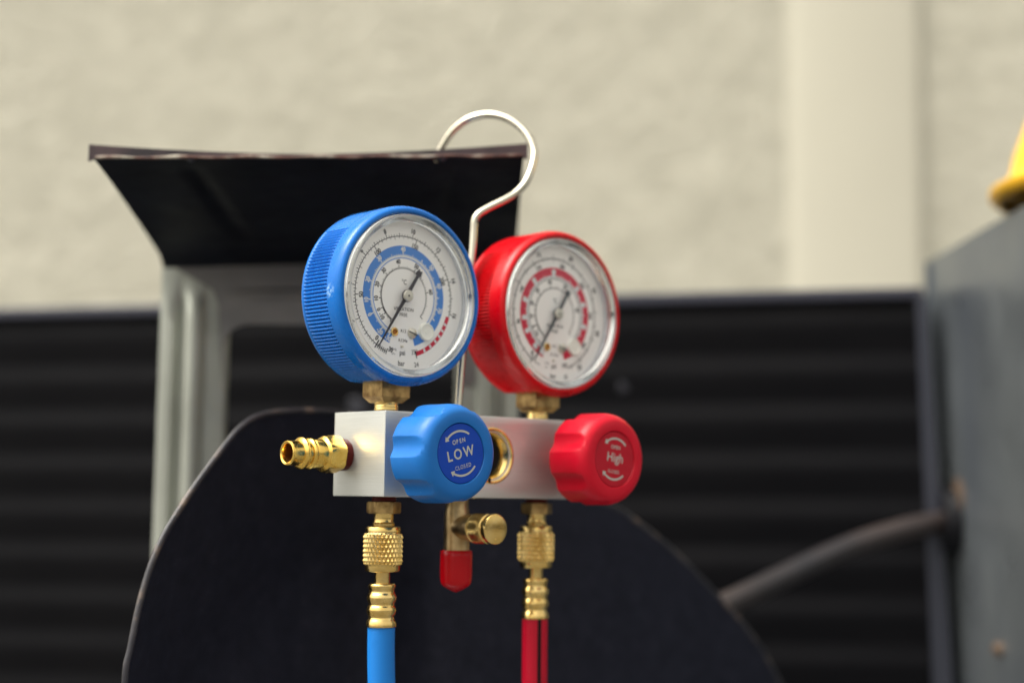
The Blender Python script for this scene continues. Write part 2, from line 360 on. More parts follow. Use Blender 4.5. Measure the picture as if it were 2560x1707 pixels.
def make_gauge(xg, blue):
    c_ = 'blue' if blue else 'red'
    g = boot_mesh().build('pressure_gauge', M[c_ + '_boot'], root, angle=38, loc=(xg, 0, ZG), label=('low pressure gauge in a ribbed blue rubber boot' if blue else 'high pressure gauge in a red rubber boot'))
    # brass socket below the boot, in the gauge's own frame
    b = MB(); z0 = H - ZG
    b.lathe([(4.9, z0 - .2), (4.9, z0 + .8)], 40, TR(0, YM, 0), 1)
    def ring(th): return 4.75 + (0.12 if int(th * 2) % 2 else 0)
    b.lathe([(4.7, z0 + .8), (4.85, z0 + 1.4), (4.7, z0 + 1.9), (4.85, z0 + 2.5), (4.7, z0 + 3.0), (4.85, z0 + 3.6), (4.75, z0 + 4.2)], 40, TR(0, YM, 0), 0)
    def sq(hx, hy, z): return [(-hx, YM - hy, z), (hx, YM - hy, z), (hx, YM + hy, z), (-hx, YM + hy, z)]
    vs = sq(4.6, 4.6, z0 + 3.9) + sq(7.0, 6.4, z0 + 6.2) + sq(7.0, 6.4, -33.0)
    fs = [(3, 2, 1, 0), (8, 9, 10, 11)] + [(a + i, a + (i + 1) % 4, a + 4 + (i + 1) % 4, a + 4 + i) for a in (0, 4) for i in range(4)]
    b.add(vs, fs, 2)
    b.build('gauge_socket', [M['brass'], M['seal'], M['tarnish']], g, angle=30)
    # dial plate and print
    b = MB(); vs = [(0, YD, 0)] + [(30.3 * cos(2 * pi * k / 96), YD, 30.3 * sin(2 * pi * k / 96)) for k in range(96)]
    b.add(vs, [(0, 1 + k, 1 + (k + 1) % 96) for k in range(96)]); b.build('dial_plate', M['dial_white'], g, angle=None)
    b = MB(); b.lathe([(30.35, -YD - .2), (30.35, -5.0), (30.7, -4.4), (31.5, -3.8), (32.45, -3.6)], 128, AYb(0, 0, 0), cap=False)
    b.build('case_wall', M['inner'], g, angle=60)
    ink = MB(); col = MB(); wh = MB(); rd = MB(); y1, y2, y3 = YD - .04, YD - .08, YD - .12
    A0 = -147.0; psi = lambda p_: A0 + p_ * 1.075; bar = lambda b_: A0 + b_ * 14.5038 * 1.075
    # outer pressure ring
    arc(ink, -160, 105.7, 23.95, 24.27, y1, 1.5)
    tick(ink, A0, 22.0, 25.6, .42, y1)
    if blue:
        for i in range(0, 81):
            a = bar(i * .2); L = 1.5 if i % 10 == 0 else (1.15 if i % 5 == 0 else .75); tick(ink, a, 24.2, 24.2 + L, .24 if i % 5 == 0 else .17, y1)
        for i in range(0, 47):
            L = 1.6 if i % 10 == 0 else (1.15 if i % 5 == 0 else .75); tick(ink, psi(i * 5), 24.05 - L, 24.05, .26 if i % 10 == 0 else .17, y1)
        for i in range(1, 7): tick(ink, A0 - i * 2.2, 23.2, 25.2, .3, y1)
        tick(ink, 163.8, 22.4, 25.4, .32, y3)
        for p_ in (50, 100, 150, 200): rtext(ink, str(p_), 21.2, psi(p_), 2.75, y1, .8, .03)
        for b_ in (2, 4, 6, 8, 10, 12, 14, 16): rtext(ink, str(b_), 26.9, bar(b_), 2.6, y1, .85, .04)
        rtext(ink, '0', 21.9, -143.5, 2.7, y1, .85, .04); rtext(ink, '-30', 22.6, -163.5, 2.6, y1, .8, .03)
        put_text(ink, '350', 5.9, -21.9, 2.7, radians(9), y1, .8, .02); put_text(ink, '24', 7.0, -26.9, 2.7, radians(9), y1, .85, .03)
        # red danger arc with white breaks
        brk = [(105.7, 113.0), (115.5, 120.5), (122.6, 127.4), (129.6, 134.6), (136.6, 143), (144.8, 151.4), (153.4, 163.3)]
        arc(rd, 105.7, 163.3, 22.7, 24.5, y1); 
        for (a, b_), (c0, d0) in zip(brk[:-1], brk[1:]): tick(wh, (b_ + c0) / 2, 22.9, 24.3, .75, y2)
    else:
        for i in range(0, 108):
            a = A0 + i * 2.88; L = 1.6 if i % 10 == 0 else (1.2 if i % 5 == 0 else .7); tick(ink, a, 24.2, 24.2 + L, .3 if i % 5 == 0 else .2, y1); tick(ink, a, 24.1 - L * .8, 24.1, .25 if i % 5 == 0 else .18, y1)
        for i in range(1, 8): rtext(ink, str(i * 5), 26.9, A0 + i * 41.8, 2.8, y1, .9, .06); rtext(ink, str(i * 70), 21.6, A0 + 6 + i * 38, 2.3, y1, .85, .04)
        arc(rd, -122, -72, 25.9, 26.2, y1); rtext(ink, '0', 21.9, -143.5, 2.7, y1, .9, .05)
        put_text(ink, '500', 6.2, -21.9, 2.7, radians(9), y1, .8, .04); put_text(ink, '35', 7.0, -26.9, 2.7, radians(9), y1, .85, .04)
        arc(ink, 105.7, 160, 23.95, 24.27, y1)
    # temperature band
    arc(col if blue else rd, -160.5, 163.5, 15.9, 20.35, y1, 1.5)
    arc(wh, -160.5, 163.5, 15.9, 16.55, y2, 1.5); arc(col if blue else ink, -158, 150, 15.25, 15.62, y2, 1.5)
    marks = [(-156, '-30'), (-141.9, '-20'), (-117.5, '0'), (-99.0, '10'), (-74.5, '20'), (-42.5, '30'), (-3, '40'), (30, ''), (47.0, '50'), (72, '60'), (87, ''), (103, '70'), (118, '')]
    for a, s_ in marks:
        tick(wh, a, 16.2, 18.0, .34, y3)
        if s_: rtext(wh, s_, 18.95 if blue else 18.6, a, 2.55, y3, .85, .05)
        if s_ and not blue: arc(wh, a - 3.2, a + 3.2, 16.6, 19.3, y2)
    for i in range(len(marks) - 1):
        a, b_ = marks[i][0], marks[i + 1][0]; n_ = 10 if b_ - a > 12 else 5
        for k in range(1, n_): tick(wh, a + (b_ - a) * k / n_, 16.3, 17.5 if k == 5 else 17.0, .24, y3)
    # inner temperature scale
    arc(ink, -149, 131, 11.1, 11.37, y1, 2)
    im = [(-148, ''), (-129, '-10'), (-117, '0'), (-98, '10'), (-75, '20'), (-48, '30'), (-13.4, '40'), (25.8, '50'), (77.6, '60'), (131, '')]
    for i, (a, s_) in enumerate(im):
        tick(ink, a, 11.2, 12.7, .26, y1)
        if s_: rtext(ink, s_, 14.0, a, 2.45, y1, .85, .03)
        if i < len(im) - 1:
            b_ = im[i + 1][0]
            for k in range(1, 10): tick(ink, a + (b_ - a) * k / 10, 11.2, 12.2 if k == 5 else 11.9, .19, y1)
    put_text(ink, '\u00b0C', 0, 5.8, 2.8, 0, y1, .85, .03); put_text(ink, 'VIBRATION', 0, -5.2, 1.95, 0, y1, 1.0, .02); put_text(ink, 'FREE', 0, -7.4, 1.95, 0, y1, 1.0, .02)
    put_text(ink, 'R12', 0.1, -13.9, 1.8, 0, y1, 1, .02); put_text(ink, 'R134a', 0, -17.7, 1.8, 0, y1, 1, .02)
    put_text(ink, 'psi', -.2, -23.0, 2.9, 0, y1, .9, .05); put_text(ink, 'bar', -.6, -26.9, 2.9, 0, y1, .9, .05); put_text(ink, 'inHg', -4.4, -21.6, 1.3, 0, y1, 1); put_text(ink, 'kPa', -4.7, -23.3, 1.2, 0, y1, 1)
    ink.build('scale_print', M['ink'], g, angle=None)
    if blue: col.build('temperature_band', M['ink_blue'], g, angle=None)
    rd.build('red_arc' if blue else 'temperature_band', M['ink_red'], g, angle=None); wh.build('white_print', M['ink_white'], g, angle=None)
    # screws, hole and plug on the plate
    b = MB()
    def dome(R_, hgt, hole=False): return [(R_, -.1), (R_ * .97, hgt * .6), (R_ * .75, hgt * .9), (R_ * .4, hgt * 1.02), (0.01, hgt * 1.05)]
    b.lathe(dome(2.15, 1.1), 32, AYb(4.3, YD, -14.6)); b.box(-2.2, 2.2, -1.35, -.9, -.18, .18, 1, TR(4.3, YD, -14.6) @ Matrix.Rotation(radians(18), 4, 'Y'))
    b.build('screw', [M['steel'], M['ink']], g)
    b = MB(); b.lathe([(1.75, -.1), (1.7, .55), (1.4, .7), (1.1, .55), (1.05, -.05)], 32, AYb(-4.5, YD, -14.6), cap=False); b.lathe([(1.1, .02), (0.01, .03)], 24, AYb(-4.5, YD, -14.6), 1, cap=False)
    b.build('brass_eyelet', [M['brass'], M['bore']], g)
    b = MB(); b.lathe([(3.6, -.1), (3.6, 1.0), (3.4, 1.35), (3.0, 1.4), (2.7, 1.1), (1.0, 1.0), (.9, 1.2), (0.01, 1.2)], 40, AYb(11.3, YD, -13.5)); b.build('plug', M['cap_white'], g)
    b = MB(); b.lathe([(.55, -.1), (.5, .9), (0.01, 1.1)], 16, AYb(-.8, YD, -20.2)); b.build('stop_pin', M['steel'], g)
    # pointer: long thin end reads 0, short end carries a diamond
    b = MB(); yp = YD - 2.0; d = radians(-147.6); ux, uz = sin(d), cos(d)
    def P(t_, w_): return (ux * t_ - uz * w_, yp, uz * t_ + ux * w_)
    outl = [(-24.0 + .0, .0)]
    pts = [P(24.6, .2), P(2.6, .75), P(0, 1.2), P(-2, .85), P(-10.2, .62), P(-10.6, 1.6), P(-13.0, .9), P(-12.4, 0), P(-13.0, -.9), P(-10.6, -1.6), P(-10.2, -.62), P(-2, -.85), P(0, -1.2), P(2.6, -.75), P(24.6, -.22)]
    n_ = len(pts); b.add(pts + [(x, y + .35, z) for x, y, z in pts], [tuple(range(n_)), tuple(reversed(range(n_, 2 * n_)))] + [(i, (i + 1) % n_, n_ + (i + 1) % n_, n_ + i) for i in range(n_)])
    pmat = M['pointer'] if blue else M['grey_pointer']
    b.lathe([(.8, -YD), (.8, -yp - .3), (2.5, -yp - .1), (2.5, -yp + .45), (2.2, -yp + .6)], 32, AYb(0, 0, 0)); b.build('pointer', pmat, g, angle=30)
    b = MB(); b.lathe([(2.35, -yp + .4), (2.35, -yp + 1.15), (2.1, -yp + 1.35), (.45, -yp + 1.4)], 40, AYb(0, 0, 0), cap=False); b.lathe([(.45, -yp + 1.38), (0.01, -yp + 1.3)], 16, AYb(0, 0, 0), 1, cap=False); b.build('pointer_hub', [M['steel'], M['ink']], g)
    # window and its thick clear rim
    b = MB(); b.lathe([(29.6, -1.9), (28.6, -1.35), (24, -1.1), (18, -.85), (12, -.7), (6, -.6), (0.01, -.57)], 96, AYb(0, 0, 0), cap=False); b.build('lens', M['window'], g, angle=60)
    b = MB(); b.lathe([(29.55, -3.5), (32.3, -3.5), (32.45, -1.6), (32.2, -.95), (31.6, -.55), (30.9, -.6), (30.3, -1.05), (29.9, -1.3), (29.55, -1.75), (29.55, -3.5)], 160, AYb(0, 0, 0), cap=False); b.build('lens_rim', M['rim'], g, angle=50, merge=True)
    return g
make_gauge(X1, True); make_gauge(X2, False)

# ---- hand wheels
def make_knob(xg, blue, phase, tilt, word, bold):
    c_ = 'blue' if blue else 'red'; n_ = 7 * 60
    prof = [(11.55, 28.8), (11.55, 30.35), (11.8, 30.75), (13.0, 30.85), (15.3, 30.75), (16.3, 30.35), (17.2, 29.6), (18.0, 28.5), (18.6, 27.1), (18.95, 25.3), (19.05, 22.5), (19.05, 18), (19.1, 14), (19.1, 11.8), (18.8, 11.0), (18.2, 10.6), (12, 10.4), (4.5, 10.4), (4.5, 1.2), (5.6, 1.0), (5.6, -.1)]
    def rf(a, r, h, i):
        if i < 2 or r < 12.5 or h < 10.5: return r
        dl = ((math.degrees(a) - phase) + 180 / 7) % (360 / 7) - 180 / 7
        q = abs(dl) / 13.0
        lim = 19.2 - (2.05 - 0.5 * (h - 10) / 20) * (1 - q * q) if q < 1 else 19.2 - 0.25 * ((abs(dl) - 19.4) / 6.4) ** 2 * 0 
        return min(r, lim)
    b = MB(); b.lathe(list(reversed(prof)), n_, AYb(0, 0, 0), 0, lambda a, r, h, i: rf(a, r, h, len(prof) - 1 - i), cap=False)
    k = b.build('hand_wheel', M[c_ + '_knob'], root, angle=24, loc=(xg, 0, H / 2), label=('blue fluted hand wheel lettered LOW' if blue else 'red fluted hand wheel lettered High'))
    b = MB(); b.lathe([(11.35, 28.8), (11.35, 30.25), (11.2, 30.4), (0.01, 30.4)], 96, AYb(0, 0, 0), cap=False); lab = b.build('label_disc', M[c_ + '_label'], k)
    pr = MB(); y = -30.44; t_ = radians(tilt)
    def rot(x, z): return x * cos(t_) - z * sin(t_), x * sin(t_) + z * cos(t_)
    if blue:
        for ch, dx in (('L', -5.5), ('O', -1.5), ('W', 3.95)): put_text(pr, ch, *rot(dx, 0.1), 5.5, t_, y, .92, bold)
        for i, ch in enumerate('OPEN'): put_text(pr, ch, *rot(-2.3 + i * 1.62, 4.75), 2.45, t_, y, .85, .05)
        for i, ch in enumerate('CLOSED'): put_text(pr, ch, *rot(-3.4 + i * 1.36, -5.05), 2.2, t_, y, .8, .02)
    else:
        put_text(pr, word, *rot(0.2, 0.1), 5.3, t_, y, .98, bold)
        put_text(pr, 'OPEN', *rot(0, 4.9), 2.2, t_, y, .95, .03); put_text(pr, 'CLOSED', *rot(0, -5.2), 2.0, t_, y, .9, .0)
    def marc(a0, a1, r0, r1, head):
        n2 = 24; vs = []
        for i in range(n2 + 1):
            a = radians(a0 + (a1 - a0) * i / n2 + tilt); vs += [(r0 * cos(a), y, r0 * sin(a)), (r1 * cos(a), y, r1 * sin(a))]
        pr.add(vs, [(2 * i, 2 * i + 1, 2 * i + 3, 2 * i + 2) for i in range(n2)])
        if head:
            rm = (r0 + r1) / 2; a = radians(a1 + tilt); sgn = 1 if a1 > a0 else -1
            tx, tz = -sin(a) * sgn, cos(a) * sgn; nx, nz = cos(a), sin(a); bx, bz = rm * nx, rm * nz
            pr.add([(bx + nx * 1.25, y, bz + nz * 1.25), (bx - nx * 1.25, y, bz - nz * 1.25), (bx + tx * 1.7, y, bz + tz * 1.7)], [(0, 1, 2)])
    marc(48, 127, 8.1, 8.9, True); marc(-47, -127, 8.0, 8.8, True)
    pr.build('label_print', M['label_ink'], k, angle=None)
make_knob(X1, True, 173.3, 14.5, 'LOW', .12)
make_knob(X2, False, 159.5, -6.5, 'High', .05)

# ---- quick coupler on the left end
YF = 26.3; b = MB(); T = AXb(0, YF, H / 2 - .3)
b.lathe([(7.6, 3.7), (7.6, 3.7)], 6, T)
nut = MB(); nut.lathe([(5.5, 3.6), (7.3, 3.65), (8.2, 4.2), (8.2, 9.4), (7.1, 10.8), (5.8, 11.6)], 72, T, 0, hexr(6.75, radians(47)))
q = MB(); q.lathe([(5.8, 10.8), (5.75, 15.7), (5.5, 16.0), (5.7, 16.4), (6.25, 16.9), (6.25, 17.5), (5.8, 18.1), (5.0, 18.4), (4.95, 19.0), (5.3, 19.3), (5.3, 19.8), (5.9, 20.2), (6.3, 20.7), (6.3, 21.4), (5.6, 22.0), (4.85, 22.3), (4.8, 26.6), (4.95, 27.0), (4.75, 27.5), (4.4, 27.65), (3.75, 27.3), (3.45, 26.3), (3.4, 15), (3.4, 8)], 96, T, 0, cap=False)
body = q.build('quick_coupler', M['gold'], root, angle=40)
nut.build('hex_nut', M['gold'], body, angle=25)
b = MB(); b.lathe([(6.3, -.3), (6.4, 1.2), (6.0, 3.0), (5.2, 3.8)], 48, T); b.build('thread_seal', M['seal'], body)
b = MB(); b.lathe([(3.38, 26.0), (3.3, 12), (0.01, 11)], 40, T, cap=False); b.build('bore', M['bore'], body)

# ---- hose couplings and hoses
def make_hose(xg, cname, path, stripe, rot):
    T = TR(0, 0, 0)
    b = MB(); P3 = spline(path, 10); b.tube(P3, 5.45, 40); hose = b.build('charging_hose', M[cname + '_hose'], root, angle=60, loc=(xg, YM, 0), label=f'{cname} rubber charging hose with knurled brass coupling')
    if stripe:
        b = MB(); a = radians(stripe); vs = []
        for p_ in P3:
            for da in (-9, -3, 3, 9):
                aa = a + radians(da); vs.append((p_.x + 5.53 * cos(aa), p_.y + 5.53 * sin(aa), p_.z))
        b.add(vs, [(4 * i + j, 4 * i + j + 1, 4 * i + j + 5, 4 * i + j + 4) for i in range(len(P3) - 1) for j in range(3)]); b.build('stripe', M['black'], hose)
    b = MB(); b.lathe([(4.3, -2.2), (4.9, -1.9), (4.9, -.8), (4.6, .2)], 40, T); b.build('thread_seal', M['seal'], hose)
    b = MB(); b.lathe([(5.3, -6.7), (6.4, -6.6), (7.2, -6.1), (7.2, -2.5), (6.4, -2.05), (4.5, -2.0)], 72, T, 0, hexr(5.95, radians(rot))); b.build('hex_nut', M['tarnish'], hose, angle=25)
    b = MB(); b.lathe([(3.9, -12), (4.6, -11.6), (4.6, -10.6), (4.25, -10.3), (4.05, -9.8), (4.05, -7.2), (4.3, -6.5)], 48, T); b.build('neck', M['brass'], hose, angle=40)
    # knurled nut: two plain collars and rows of staggered pyramids
    rows, cols, s1 = 7, 28, 6; z0, z1 = -27.2, -14.3; prof = [(3.3, -29.7), (6.7, -29.65), (7.0, -29.2), (7.0, -27.5)]
    nr = rows * 8
    for i in range(nr + 1): prof.append((-1, z0 + (z1 - z0) * i / nr))
    prof += [(7.0, -14.0), (7.0, -12.1), (6.7, -11.8), (4.2, -11.75)]
    def kn(a, r, h, i):
        if r > 0: return r
        v = (h - z0) / (z1 - z0) * rows; u_ = a / (2 * pi) * cols
        p1 = abs(((u_ + v * .5) % 1) - .5) * 2; p2 = abs(((u_ - v * .5) % 1) - .5) * 2
        e = min(1, min(v, rows - v) * 3)
        return 7.0 + (0.95 * min(p1, p2) ** 0.85 + .05) * e
    b = MB(); b.lathe(prof, cols * s1, T, 0, kn, cap=False); b.build('knurled_nut', M['brass'], hose, angle=60)
    b = MB(); b.lathe([(3.1, -35), (3.1, -29.5)], 40, T)
    pf = [(5.2, -51.3), (6.05, -51.2), (6.1, -50.4), (5.75, -49.2), (5.2, -47.9), (5.15, -47.2), (5.6, -46.2), (5.85, -44.9), (5.6, -43.6), (5.2, -42.8), (5.2, -42.2), (5.6, -41.2), (5.85, -40.0), (5.6, -38.7), (5.15, -37.9), (5.0, -37.0), (5.3, -36.0), (5.45, -35.2), (5.2, -34.5), (4.6, -34.2), (3.0, -34.3)]
    pf = [(q.x, q.y) for q in spline([(4.9 + (r_p - 4.9) * 1.12 if 4.95 < r_p < 5.9 else r_p, h_p, 0) for r_p, h_p in pf], 4)]
    b.lathe(pf, 64, T, 0, lambda a, r, h, i: r * (1 + .004 * cos(8 * a)), cap=False); b.build('crimp_ferrule', M['brass'], hose, angle=50)
make_hose(X1, 'blue', [(0, 0, -49), (0.1, 0, -60), (.55, -.1, -72), (1.6, -.4, -90), (5, -1, -130), (12, -3, -200), (24, -6, -290)], None, 24.6)
make_hose(X2, 'red', [(0, 0, -49), (0, 0, -60), (0.1, 0, -75), (.3, 0, -100), (1, 0, -150), (3, 0, -290)], -112, 30)

# ---- middle port: tee with a red vinyl cap and a brass valve cap facing forward
XP = 51.2
b = MB(); b.lathe([(5.3, -23), (5.3, -9), (5.2, -6.0), (4.7, -3.0), (4.6, .2)], 48, TR(XP, YM, 0))
b.lathe([(5.0, 2), (5.0, 6.5), (5.6, 8.0), (5.7, 12.5)], 40, AYb(XP, YM, -12.2)); tee = b.build('centre_port', M['pink_brass'], root, angle=50)
b = MB(); b.lathe([(0.01, -38.9), (1.0, -38.6), (3.2, -37.5), (5.2, -36.4), (6.1, -35.4), (6.5, -33.8), (6.6, -31), (6.6, -24), (6.5, -21.9), (6.1, -21.6), (5.3, -21.6)], 48, TR(XP, YM, 0)); b.build('red_cap', M['red_cap'], tee, angle=60, label='red vinyl dust cap')
b = MB()
def fine(a, r, h, i): return r + (0.06 * cos(60 * a) if 13 < h < 20 else 0)
b.lathe([(4.6, 12.0), (5.7, 12.1), (6.1, 12.6), (6.1, 13.2)] + [(6.05, 13.3 + k) for k in range(7)] + [(6.0, 20.6), (5.5, 21.0), (5.5, 21.6), (5.9, 21.9), (6.15, 22.4), (6.15, 24.3), (5.95, 24.6), (5.5, 24.75), (0.01, 24.75)], 360, AYb(XP, YM, -12.4), 0, fine, cap=False); b.build('valve_cap', M['brass'], tee, angle=30)

# ---- wire hook, in world coordinates turned into the set's own frame
hk = [(-22.4, 663.8, 32.0), (-22.0, 664.3, 38), (-21.2, 666.5, 53.8), (-19.3, 670.5, 78), (-17.6, 675.0, 104.3), (-17.2, 676.5, 113.2), (-16.9, 677.0, 117.7), (-15.0, 677.6, 121.0), (-10.2, 679.0, 124.3), (-4.6, 680.2, 127.4), (.6, 682.0, 131.0), (4.7, 684.0, 135.9), (7.2, 686.2, 141.8), (8.6, 688.6, 148.1), (8.4, 690.8, 152.8), (6.2, 693.4, 158.6), (2.1, 696.5, 164.0), (-3.3, 699.5, 168.2), (-9.6, 702.4, 170.6), (-15.5, 704.8, 170.9), (-22.4, 707.0, 168.9), (-29.2, 709.0, 163.4), (-34.8, 710.4, 154.4), (-36.6, 710.9, 150.8)]
b = MB(); yaw = 0.7288637
def w2d(p_):
    x, y, z = p_[0] + 48.782, p_[1] - 617.389, p_[2] + .864
    return (x * cos(yaw) + y * sin(yaw), -x * sin(yaw) + y * cos(yaw), z)
b.tube(spline([w2d(p_) for p_ in hk], 6), 1.6, 24); b.build('hook', M['chrome'], root, angle=60)

# ================================================================== THE OPENED UNIT BEHIND
unit = thing('air_conditioner', 'opened outdoor air conditioner unit with black coil, fan blade, motor bracket and grey side panel', 'air conditioner', (0, 0.95, 0))
ZC = CAM_H * 1000
def U(x, y, z): return (x, y - 950, z + ZC)
def poly_prism(mb, pts, off, mi=0):
    """closed outline pts (3D) thickened by the vector off"""
    n_ = len(pts); o = Vector(off)
    mb.add([tuple(q) for q in pts] + [tuple(Vector(q) + o) for q in pts], [tuple(range(n_)), tuple(reversed(range(n_, 2 * n_)))] + [(i, (i + 1) % n_, n_ + (i + 1) % n_, n_ + i) for i in range(n_)], mi)
# bracket frame: sx runs along it (left to right), 0..1
def bk(s_): return Vector((-190 + 192 * s_, 0, 0)), 26 * s_
BYAW = atan2(22, 192)
TB = Matrix.Translation(U(-189, 688, 0)) @ Matrix(((1, 0, 0, 0), (22 / 192, 1, 0, 0), (0, 0, 1, 0), (0, 0, 0, 1))) @ Matrix.Translation((0, -688, 0))
# flange: from the front lip back and down to the legs
NX = 48; Lw = 196
def flange_pt(i, j, under=0):
    s_ = i / NX; t_ = j / 14; x = 4.3 - 2.5 * t_ + 188.7 * s_
    if t_ < 0: t_ = 0
    y = 688 + t_ * 156; zf = 144.6 + 8.2 * s_; zb = 123 + 10.5 * s_
    z = zf + (zb - zf) * (t_ ** 1.15)
    # rounded fold towards the legs
    if t_ > 0.9: z -= 4 * ((t_ - 0.9) / .1) ** 2
    # two pressed ribs running front to back
    for xr in (42 + 8 * t_, 162 - 8 * t_):
        d = abs(x - xr) / 7.5
        if d < 1 and .07 < t_ < .8: z += 2.2 * (cos(d * pi) * .5 + .5) * min(1, (t_ - .07) * 12, (.8 - t_) * 9)
    return (x, y, z - under)
NX = 96
vs, fs = [], []
for j in range(15):
    for i in range(NX + 1): vs.append(flange_pt(i, j))
off = len(vs)
for j in range(15):
    for i in range(NX + 1): x, y, z = flange_pt(i, j); vs.append((x, y, z + 1.2))
w_ = NX + 1
for j in range(14):
    for i in range(NX):
        a = j * w_ + i; fs.append((a, a + 1, a + w_ + 1, a + w_)); fs.append((a + off, a + off + w_, a + off + w_ + 1, a + off + 1))
for j in range(14): a = j * w_; fs.append((a, a + w_, a + w_ + off, a + off)); a += NX; fs.append((a, a + off, a + w_ + off, a + w_))
for i in range(NX): fs.append((i, i + off, i + 1 + off, i + 1)); a = 14 * w_ + i; fs.append((a, a + 1, a + 1 + off, a + off))
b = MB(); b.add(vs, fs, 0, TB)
fl = b.build('bracket_flange', M['shaded_sheet'], unit, angle=50)
# upturned lip: dark, highest at the corners; rusty, rubbed line with a painted glint where it folds
b = MB(); vs = []; fs = []
def lipz(s_): return 1.3 + 4.6 * (abs(2 * s_ - 1) ** 1.7)
for i in range(49):
    s_ = i / 48; x = 1.5 + 193.5 * s_; z0 = 145.6 + 8.2 * s_; y = 688.6
    for (dy, dz) in ((0, 0), (0, lipz(s_)), (1.5, lipz(s_)), (1.5, 0)): vs.append((x, y + dy, z0 + dz - (.0 if 0 < i < 48 else 1.5) * (dz == 0)))
for i in range(48):
    for k in range(4): fs.append((4 * i + k, 4 * i + (k + 1) % 4, 4 * i + 4 + (k + 1) % 4, 4 * i + 4 + k))
fs += [(0, 3, 2, 1), (192, 193, 194, 195)]
b.add(vs, fs, 0, TB); b.build('lip', M['lip'], fl, angle=30)
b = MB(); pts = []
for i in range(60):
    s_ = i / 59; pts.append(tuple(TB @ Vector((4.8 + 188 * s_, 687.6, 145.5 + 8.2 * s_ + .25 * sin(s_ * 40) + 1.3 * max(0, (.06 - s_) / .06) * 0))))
b.tube(pts, lambda u_: 0.62 + .25 * sin(u_ * 23) * sin(u_ * 57), 8); b.build('worn_glint_edge', M['worn_glint'], fl, angle=60)
for x in (45.5, 156.5):
    b = MB(); b.lathe([(1.9, -1.6), (1.6, -.6), (.9, 0), (.01, .1)], 16, TB @ TR(x, 689.2, 143.6 + 8.2 * x / 196) @ Matrix.Scale(-1, 4, (0, 0, 1))); b.build('rivet', M['clip'], fl)
# crossbar between the legs, with rounded corners to the window below it
b = MB(); YL = 846
out_ = [(38, 84)]
R_ = 14
out_ = [(34, 60), (34, 76)] + [(34 + R_ - R_ * cos(radians(a)), 76 + R_ * sin(radians(a))) for a in range(15, 91, 15)] + [(146, 92)] + [(160 - R_ + R_ * sin(radians(a)), 92 - R_ + R_ * cos(radians(a))) for a in range(15, 91, 15)] + [(160, 60), (170, 60), (176, 118), (190, 130.5), (6, 120.5), (28, 108), (31, 100)]
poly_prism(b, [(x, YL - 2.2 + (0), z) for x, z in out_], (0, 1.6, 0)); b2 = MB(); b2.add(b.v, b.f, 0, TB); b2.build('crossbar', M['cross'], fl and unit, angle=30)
for zc_, hh in ((104, 3.0),):                     # two soft pressed beads along the crossbar
    b = MB(); b.tube([tuple(TB @ Vector((x, YL - 1.2, zc_ + .045 * x))) for x in range(30, 172, 6)], lambda u_, hh=hh: hh * min(1, 9 * u_, 9 * (1 - u_)) ** .5 + .05, 16); b.build('bead', M['cross'], unit, angle=60)
# legs: pressed galvanised channel, outline with an outer flange and a raised rib
def leg_prof(w, mirror):
    P_ = [(0, 6), (.5, 1), (2.5, 0), (7.5, 0), (9.0, 1.5), (10.2, 3.6), (12, 3.9), (13.2, 2.4), (14.6, -2.6), (17.2, -4.2), (20.6, -4.2), (23, -2.4), (24.2, .9), (26, 1.4), (w - 3.5, 1.4), (w - 1.0, 2.2), (w, 6)]
    return [((w - x) if mirror else x, y) for x, y in P_]
def make_leg(x0, w, mirror, ztop):
    b = MB(); pr = leg_prof(w, mirror); zs = [ztop, ztop - 6, ztop - 12, ztop - 17, ztop - 22, ztop - 27, ztop - 32] + list(range(int(ztop) - 60, -700, -60)) + [-735]
    vs = []
    for zi, z in enumerate(zs):
        k = min(1, max(0, (ztop - 10 - z) / 16)); k = k * k * (3 - 2 * k)
        for x, y in pr:
            flat = 0.6 if y < 5 else y
            vs.append((x0 + x, YL + flat + (y - flat) * k, z))
    n_ = len(pr); off = len(vs); vs += [(x, y + 1.3, z) for x, y, z in vs]
    fs = []
    for i in range(len(zs) - 1):
        for k in range(n_ - 1):
            a = i * n_ + k; fs += [(a, a + 1, a + n_ + 1, a + n_), (a + off, a + off + n_, a + off + n_ + 1, a + off + 1)]
        a = i * n_; fs += [(a, a + n_, a + n_ + off, a + off)]; a += n_ - 1; fs += [(a, a + off, a + n_ + off, a + n_)]
    for k in range(n_ - 1): fs.append((k, k + off, k + 1 + off, k + 1)); a = (len(zs) - 1) * n_ + k; fs.append((a, a + 1, a + 1 + off, a + off))
    b.add(vs, fs, 0, TB); return b.build('bracket_leg', M['galv'], unit, angle=40)
make_leg(0, 36, False, 120.5); make_leg(158, 35, True, 129)

# fan blade: a pitched curved sheet; outline given along x with its height
BL = [(-150.5, -130), (-152.5, -77), (-151.2, -62), (-148.3, -41.1), (-143.6, -21.9), (-135.9, -3.8), (-126.1, 14.9), (-117.5, 28.8), (-109.6, 34.7), (-97.4, 37.4), (-83.3, 37.8), (-60, 35.5), (-37, 31.3), (-10, 21.5), (17.9, 9.5), (40, 0.5), (62.8, -8.6), (92.8, -30.6), (118.7, -55.0), (136.6, -73.1), (152.2, -94.3), (166, -122), (176, -160), (180, -210)]
def by(x):
    t_ = x + 152
    return 644 + (1.42 * t_ if t_ < 50 else 71 + .98 * (t_ - 50) if t_ < 110 else 129.8 + .835 * (t_ - 110))
ctop = spline([(x, 0, z) for x, z in BL], 5)
b = MB(); vs = []; nb = len(ctop); NJ = 26; zb0 = -230
def ztop(x):
    for (xa, za), (xb, zb_) in zip(BL[1:-1], BL[2:]):
        if xa <= x <= xb: return za + (zb_ - za) * (x - xa) / (xb - xa)
    return -77
